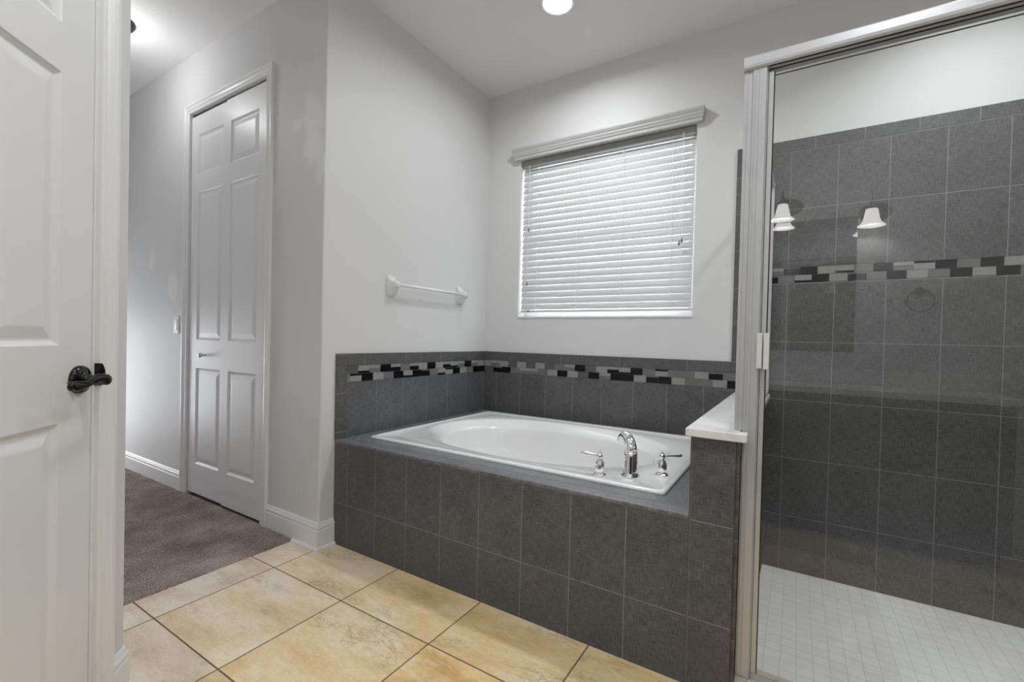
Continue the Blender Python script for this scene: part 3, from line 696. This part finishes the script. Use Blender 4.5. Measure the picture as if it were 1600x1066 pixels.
# ------------------------------------------------------------------ shower enclosure
GY = -1.222     # glass plane
se = thing('shower_enclosure', 'framed glass shower enclosure with brushed aluminium post and header', 'shower enclosure', (2.3, GY, .05))
HZ0, HZ1 = 1.877, 1.915
bm = boxes((1.857, 1.893, GY - .022, GY + .016, .062, HZ0), (1.893, 1.8965, GY - .012, GY + .012, .062, HZ0), (1.861, 1.8645, GY - .024, GY - .022, .062, HZ0), (1.8725, 1.8745, GY - .0235, GY - .022, .062, HZ0))
obj('corner_post', bm, M['alu'], se, bevel=.001)
obj('shelf_post', boxes((1.834, 1.8565, GY - .018, GY + .018, .8022, HZ0), (1.839, 1.843, GY - .020, GY - .018, .8022, HZ0)), M['alu'], se, bevel=.001)
HP = [(.026, 0), (-.024, 0), (-.030, .004), (-.031, .012), (-.0295, .034), (-.026, .038), (.026, .038)]
bm = bmesh.new(); sweep(bm, HP, [(Vector((1.832, GY, HZ0)), Vector((0, 1, 0)), Vector((0, 0, 1))), (Vector((3.289, GY, HZ0)), Vector((0, 1, 0)), Vector((0, 0, 1)))])
obj('header', bm, M['alu'], se)
obj('header_track', boxes((1.898, 3.289, GY - .0215, GY - .0175, HZ0 - .0015, HZ0), (1.898, 3.289, GY - .006, GY - .001, HZ0 - .0035, HZ0)), M['black'], se)
obj('header_lip', boxes((1.898, 3.289, GY - .016, GY - .007, HZ0 - .003, HZ0), (1.898, 3.289, GY + .001, GY + .018, HZ0 - .003, HZ0)), M['alu'], se)
obj('sill_rail', boxes((1.856, 3.289, GY - .030, GY + .030, .0472, .0615), (1.856, 3.289, GY - .030, GY - .026, .0615, .066), (1.897, 3.289, GY - .008, GY + .012, .0615, .080)), M['alu'], se, bevel=.0015)
# side panel on the ledge
obj('side_glass', boxes((1.852, 1.858, GY + .018, -.012, .815, 1.885)), M['glass'], se)
obj('side_frame', boxes((1.846, 1.864, GY + .018, -.0112, 1.885, 1.912), (1.846, 1.864, GY + .018, -.0112, .8023, .818), (1.846, 1.866, -.030, -.0108, .8023, 1.912)), M['alu'], se, bevel=.001)
# hinged door
door = thing('tmp2', '', '')
for kx in ('label', 'category'): del door[kx]
door.name = 'shower_door'; door.parent = se; door.matrix_parent_inverse = se.matrix_world.inverted()
obj('door_glass', boxes((1.9135, 2.660, GY - .003, GY + .003, .0815, HZ0 - .022)), M['glass'], door)
obj('glass_edge', boxes((1.9135, 2.660, GY - .0028, GY + .0028, HZ0 - .0218, HZ0 - .0205)), M['edge'], door)
obj('door_stile', boxes((1.898, 1.911, GY - .011, GY + .009, .082, HZ0 - .012)), M['alu'], door, bevel=.001)
obj('door_seal', boxes((1.9111, 1.9135, GY - .006, GY + .006, .082, HZ0 - .012)), M['black'], door)
obj('drip_rail', boxes((1.9136, 2.660, GY - .009, GY - .0031, .0815, .094)), M['alu'], door)
bm = boxes((1.889, 1.904, GY - .040, GY - .0225, .992, 1.096), (1.907, 1.922, GY - .046, GY - .0115, .990, 1.096))
obj('door_handle', bm, M['ceramic'], door, bevel=.003)['label'] = 'small white bracket handle'
obj('fixed_post', boxes((2.664, 2.690, GY - .018, GY + .016, .062, HZ0)), M['alu'], se)
obj('fixed_glass', boxes((2.6905, 3.288, GY - .003, GY + .003, .0815, HZ0 - .001)), M['glass'], se)

# shower drain
dr = thing('shower_drain', 'round dark metal drain in the white mosaic shower floor', 'drain', (2.645, -.575, -.108))
bm = bmesh.new(); lathe(bm, [(.062, 0), (.062, .003), (.056, .0035), (.054, .002)], 40, Matrix.Translation((2.645, -.575, -.108)))
obj('drain_ring', bm, M['chrome'], dr, smooth=True)
bm = bmesh.new(); lathe(bm, [(.0535, .0), (.0535, .0022), (.001, .0024)], 40, Matrix.Translation((2.645, -.575, -.108)))
for i in range(-3, 4):
    for j in range(-3, 4):
        if i * i + j * j < 12: box(bm, 2.645 + i * .013 - .004, 2.645 + i * .013 + .004, -.575 + j * .013 - .004, -.575 + j * .013 + .004, -.1056, -.1052, 1)
obj('drain_grate', bm, [M['drain'], M['black']], dr)

# ------------------------------------------------------------------ lamps
def can_light(x, y, label, on=CAN_W, spread=165):
    t = thing('recessed_light', label, 'ceiling light', (x, y, CEIL))
    bm = bmesh.new(); lathe(bm, [(.098, 0), (.098, -.004), (.088, -.008), (.076, -.006), (.076, 0)], 48, Matrix.Translation((x, y, CEIL)), cap=False)
    obj('trim_ring', bm, M['trim'], t, smooth=True)
    bm = bmesh.new(); lathe(bm, [(.0755, -.0002), (.073, -.004), (.05, -.007), (.001, -.008)], 40, Matrix.Translation((x, y, CEIL)))
    obj('lens', bm, M['bulb'], t, smooth=True)
    lamp('can_lamp', 'AREA', (x, y, CEIL - .012), on, None, .15).parent = None
    L = COL.objects[-1]; L.data.spread = math.radians(spread); L.parent = t; L.matrix_parent_inverse = t.matrix_world.inverted()
    return t
can_light(.862, -.612, 'lit recessed ceiling light above the bathtub')
can_light(2.35, -2.15, 'added recessed fill light behind the viewpoint, out of view')  # unseen can, added to fill the room with light
can_light(2.62, -.62, 'lit recessed ceiling light over the shower', 9.0, 132)
can_light(1.25, -2.15, 'added recessed fill light over the travertine floor, out of view')  # another unseen can added as fill light

hl = thing('hallway_light', 'small dark bronze ceiling light fixture in the hallway', 'ceiling light', (-1.455, -1.765, CEIL))
HLX, HLY = -1.412, -1.772
bm = bmesh.new(); lathe(bm, [(.120, 0), (.120, -.006), (.112, -.018), (.06, -.026), (.001, -.028)], 40, Matrix.Translation((HLX, HLY, CEIL)))
obj('canopy', bm, M['bronze_wall'], hl, smooth=True)
bm = bmesh.new(); lathe(bm, [(.012, -.028), (.012, -.05), (.03, -.055), (.045, -.085), (.05, -.12), (.04, -.125), (.001, -.126)], 32, Matrix.Translation((HLX, HLY, CEIL)))
obj('shade', bm, M['hall_lens'], hl, smooth=True)
L = lamp('hall_lamp', 'POINT', (HLX, HLY, CEIL - .24), HALL_W, None, .07, color=(.98, .985, 1)); L.parent = hl; L.matrix_parent_inverse = hl.matrix_world.inverted()

# vanity light, mirror and towel ring, seen only as reflections in the shower glass
VY = YR + .13
for x, dz, lab in ((1.885, 0, 'bronze wall lamp with lit bell shade, reflected in shower glass beside the door post'), (2.338, -.085, 'bronze wall lamp with lit bell shade, reflected in shower glass further right of the post')):
    vl = thing('vanity_sconce', lab, 'wall lamp', (x, YR, 1.95 + dz), 'vanity wall lamps')
    bm = bmesh.new(); lathe(bm, [(.055, 0), (.055, .010), (.047, .018), (.001, .022)], 32, Matrix.Translation((x + .03, YR, 1.965 + dz)) @ Matrix.Rotation(math.radians(-90), 4, 'X'), sx=1.5)
    obj('back_plate', bm, M['bronze_wall'], vl, smooth=True)
    ar = bmesh.new(); tube(ar, [(x + .02, YR + .02, 1.965 + dz), (x + .01, YR + .05, 2.0 + dz), (x, YR + .09, 2.015 + dz), (x, VY, 2.005 + dz), (x, VY, 1.965 + dz)], .0055, 10); tube(ar, [(x, VY, 1.99 + dz), (x, VY, 2.045 + dz)], .004, 10); lathe(ar, [(.012, 1.985), (.022, 1.975), (.027, 1.950)], 20, Matrix.Translation((x, VY, dz)))
    obj('arm', ar, M['bronze_wall'], vl, smooth=True)
    bm = bmesh.new(); lathe(bm, [(.029, 1.955), (.033, 1.935), (.038, 1.905), (.046, 1.880), (.062, 1.862), (.068, 1.858), (.060, 1.858), (.043, 1.880), (.035, 1.905), (.026, 1.950)], 32, Matrix.Translation((x, VY, dz)), cap=False)
    obj('bell_shade', bm, M['shade'], vl, smooth=True)
    L = lamp('vanity_lamp', 'POINT', (x, YR + .13, 1.90 + dz), BELL_W, None, .015, color=(.98, .985, 1)); L.parent = vl; L.matrix_parent_inverse = vl.matrix_world.inverted()
vn = thing('vanity_cabinet', 'dark wood vanity with white top, reflected in the shower glass', 'vanity', (2.25, -2.93, 0))
obj('cabinet_body', boxes((1.64, 2.88, -3.155, -2.735, .09, .80), (1.66, 2.86, -3.155, -2.80, .0, .09)), M['walnut'], vn)
for vx in (1.65, 2.06, 2.47):
    dd = obj('cabinet_door', door_leaf(vx, vx + .395, .11, .785, [(vx + .06, vx + .335)], [(.17, .725)], .018, 0, Matrix.Translation((0, -2.716, 0))), M['walnut'], vn)
    bm = bmesh.new(); lathe(bm, [(.004, 0), (.004, .010), (.011, .016), (.011, .020), (.001, .024)], 16, Matrix.Translation((vx + .36, -2.7165, .68)) @ Matrix.Rotation(math.radians(-90), 4, 'X'))
    obj('knob', bm, M['knob'], dd, smooth=True)
obj('countertop', boxes((1.63, 2.90, -3.1555, -2.705, .801, .835), (1.63, 2.90, -3.1555, -3.135, .8355, .93)), M['marble'], vn, bevel=.003)
mr = obj('vanity_mirror', boxes((1.35, 2.285, YR + .0005, YR + .006, 1.03, 1.868)), M['mirror']); tag(mr, 'frameless vanity mirror, reflected faintly in the shower glass', 'mirror')
tr = thing('towel_ring', 'round metal towel ring reflected in the shower glass', 'towel ring', (2.585, YR, 1.39))
bm = bmesh.new(); lathe(bm, [(.024, 0), (.024, .006), (.014, .010), (.010, .04), (.014, .045), (.001, .046)], 24, Matrix.Translation((2.585, YR, 1.395)) @ Matrix.Rotation(math.radians(-90), 4, 'X'))
obj('mount', bm, M['bronze_wall'], tr, smooth=True)
bm = bmesh.new(); tube(bm, [(2.585 + .062 * math.sin(a), YR + .038, 1.335 + .062 * math.cos(a)) for a in (2 * math.pi * i / 40 for i in range(41))], .0045, 10, up=Vector((0, 1, 0)))
obj('ring', bm, M['bronze_wall'], tr, smooth=True)
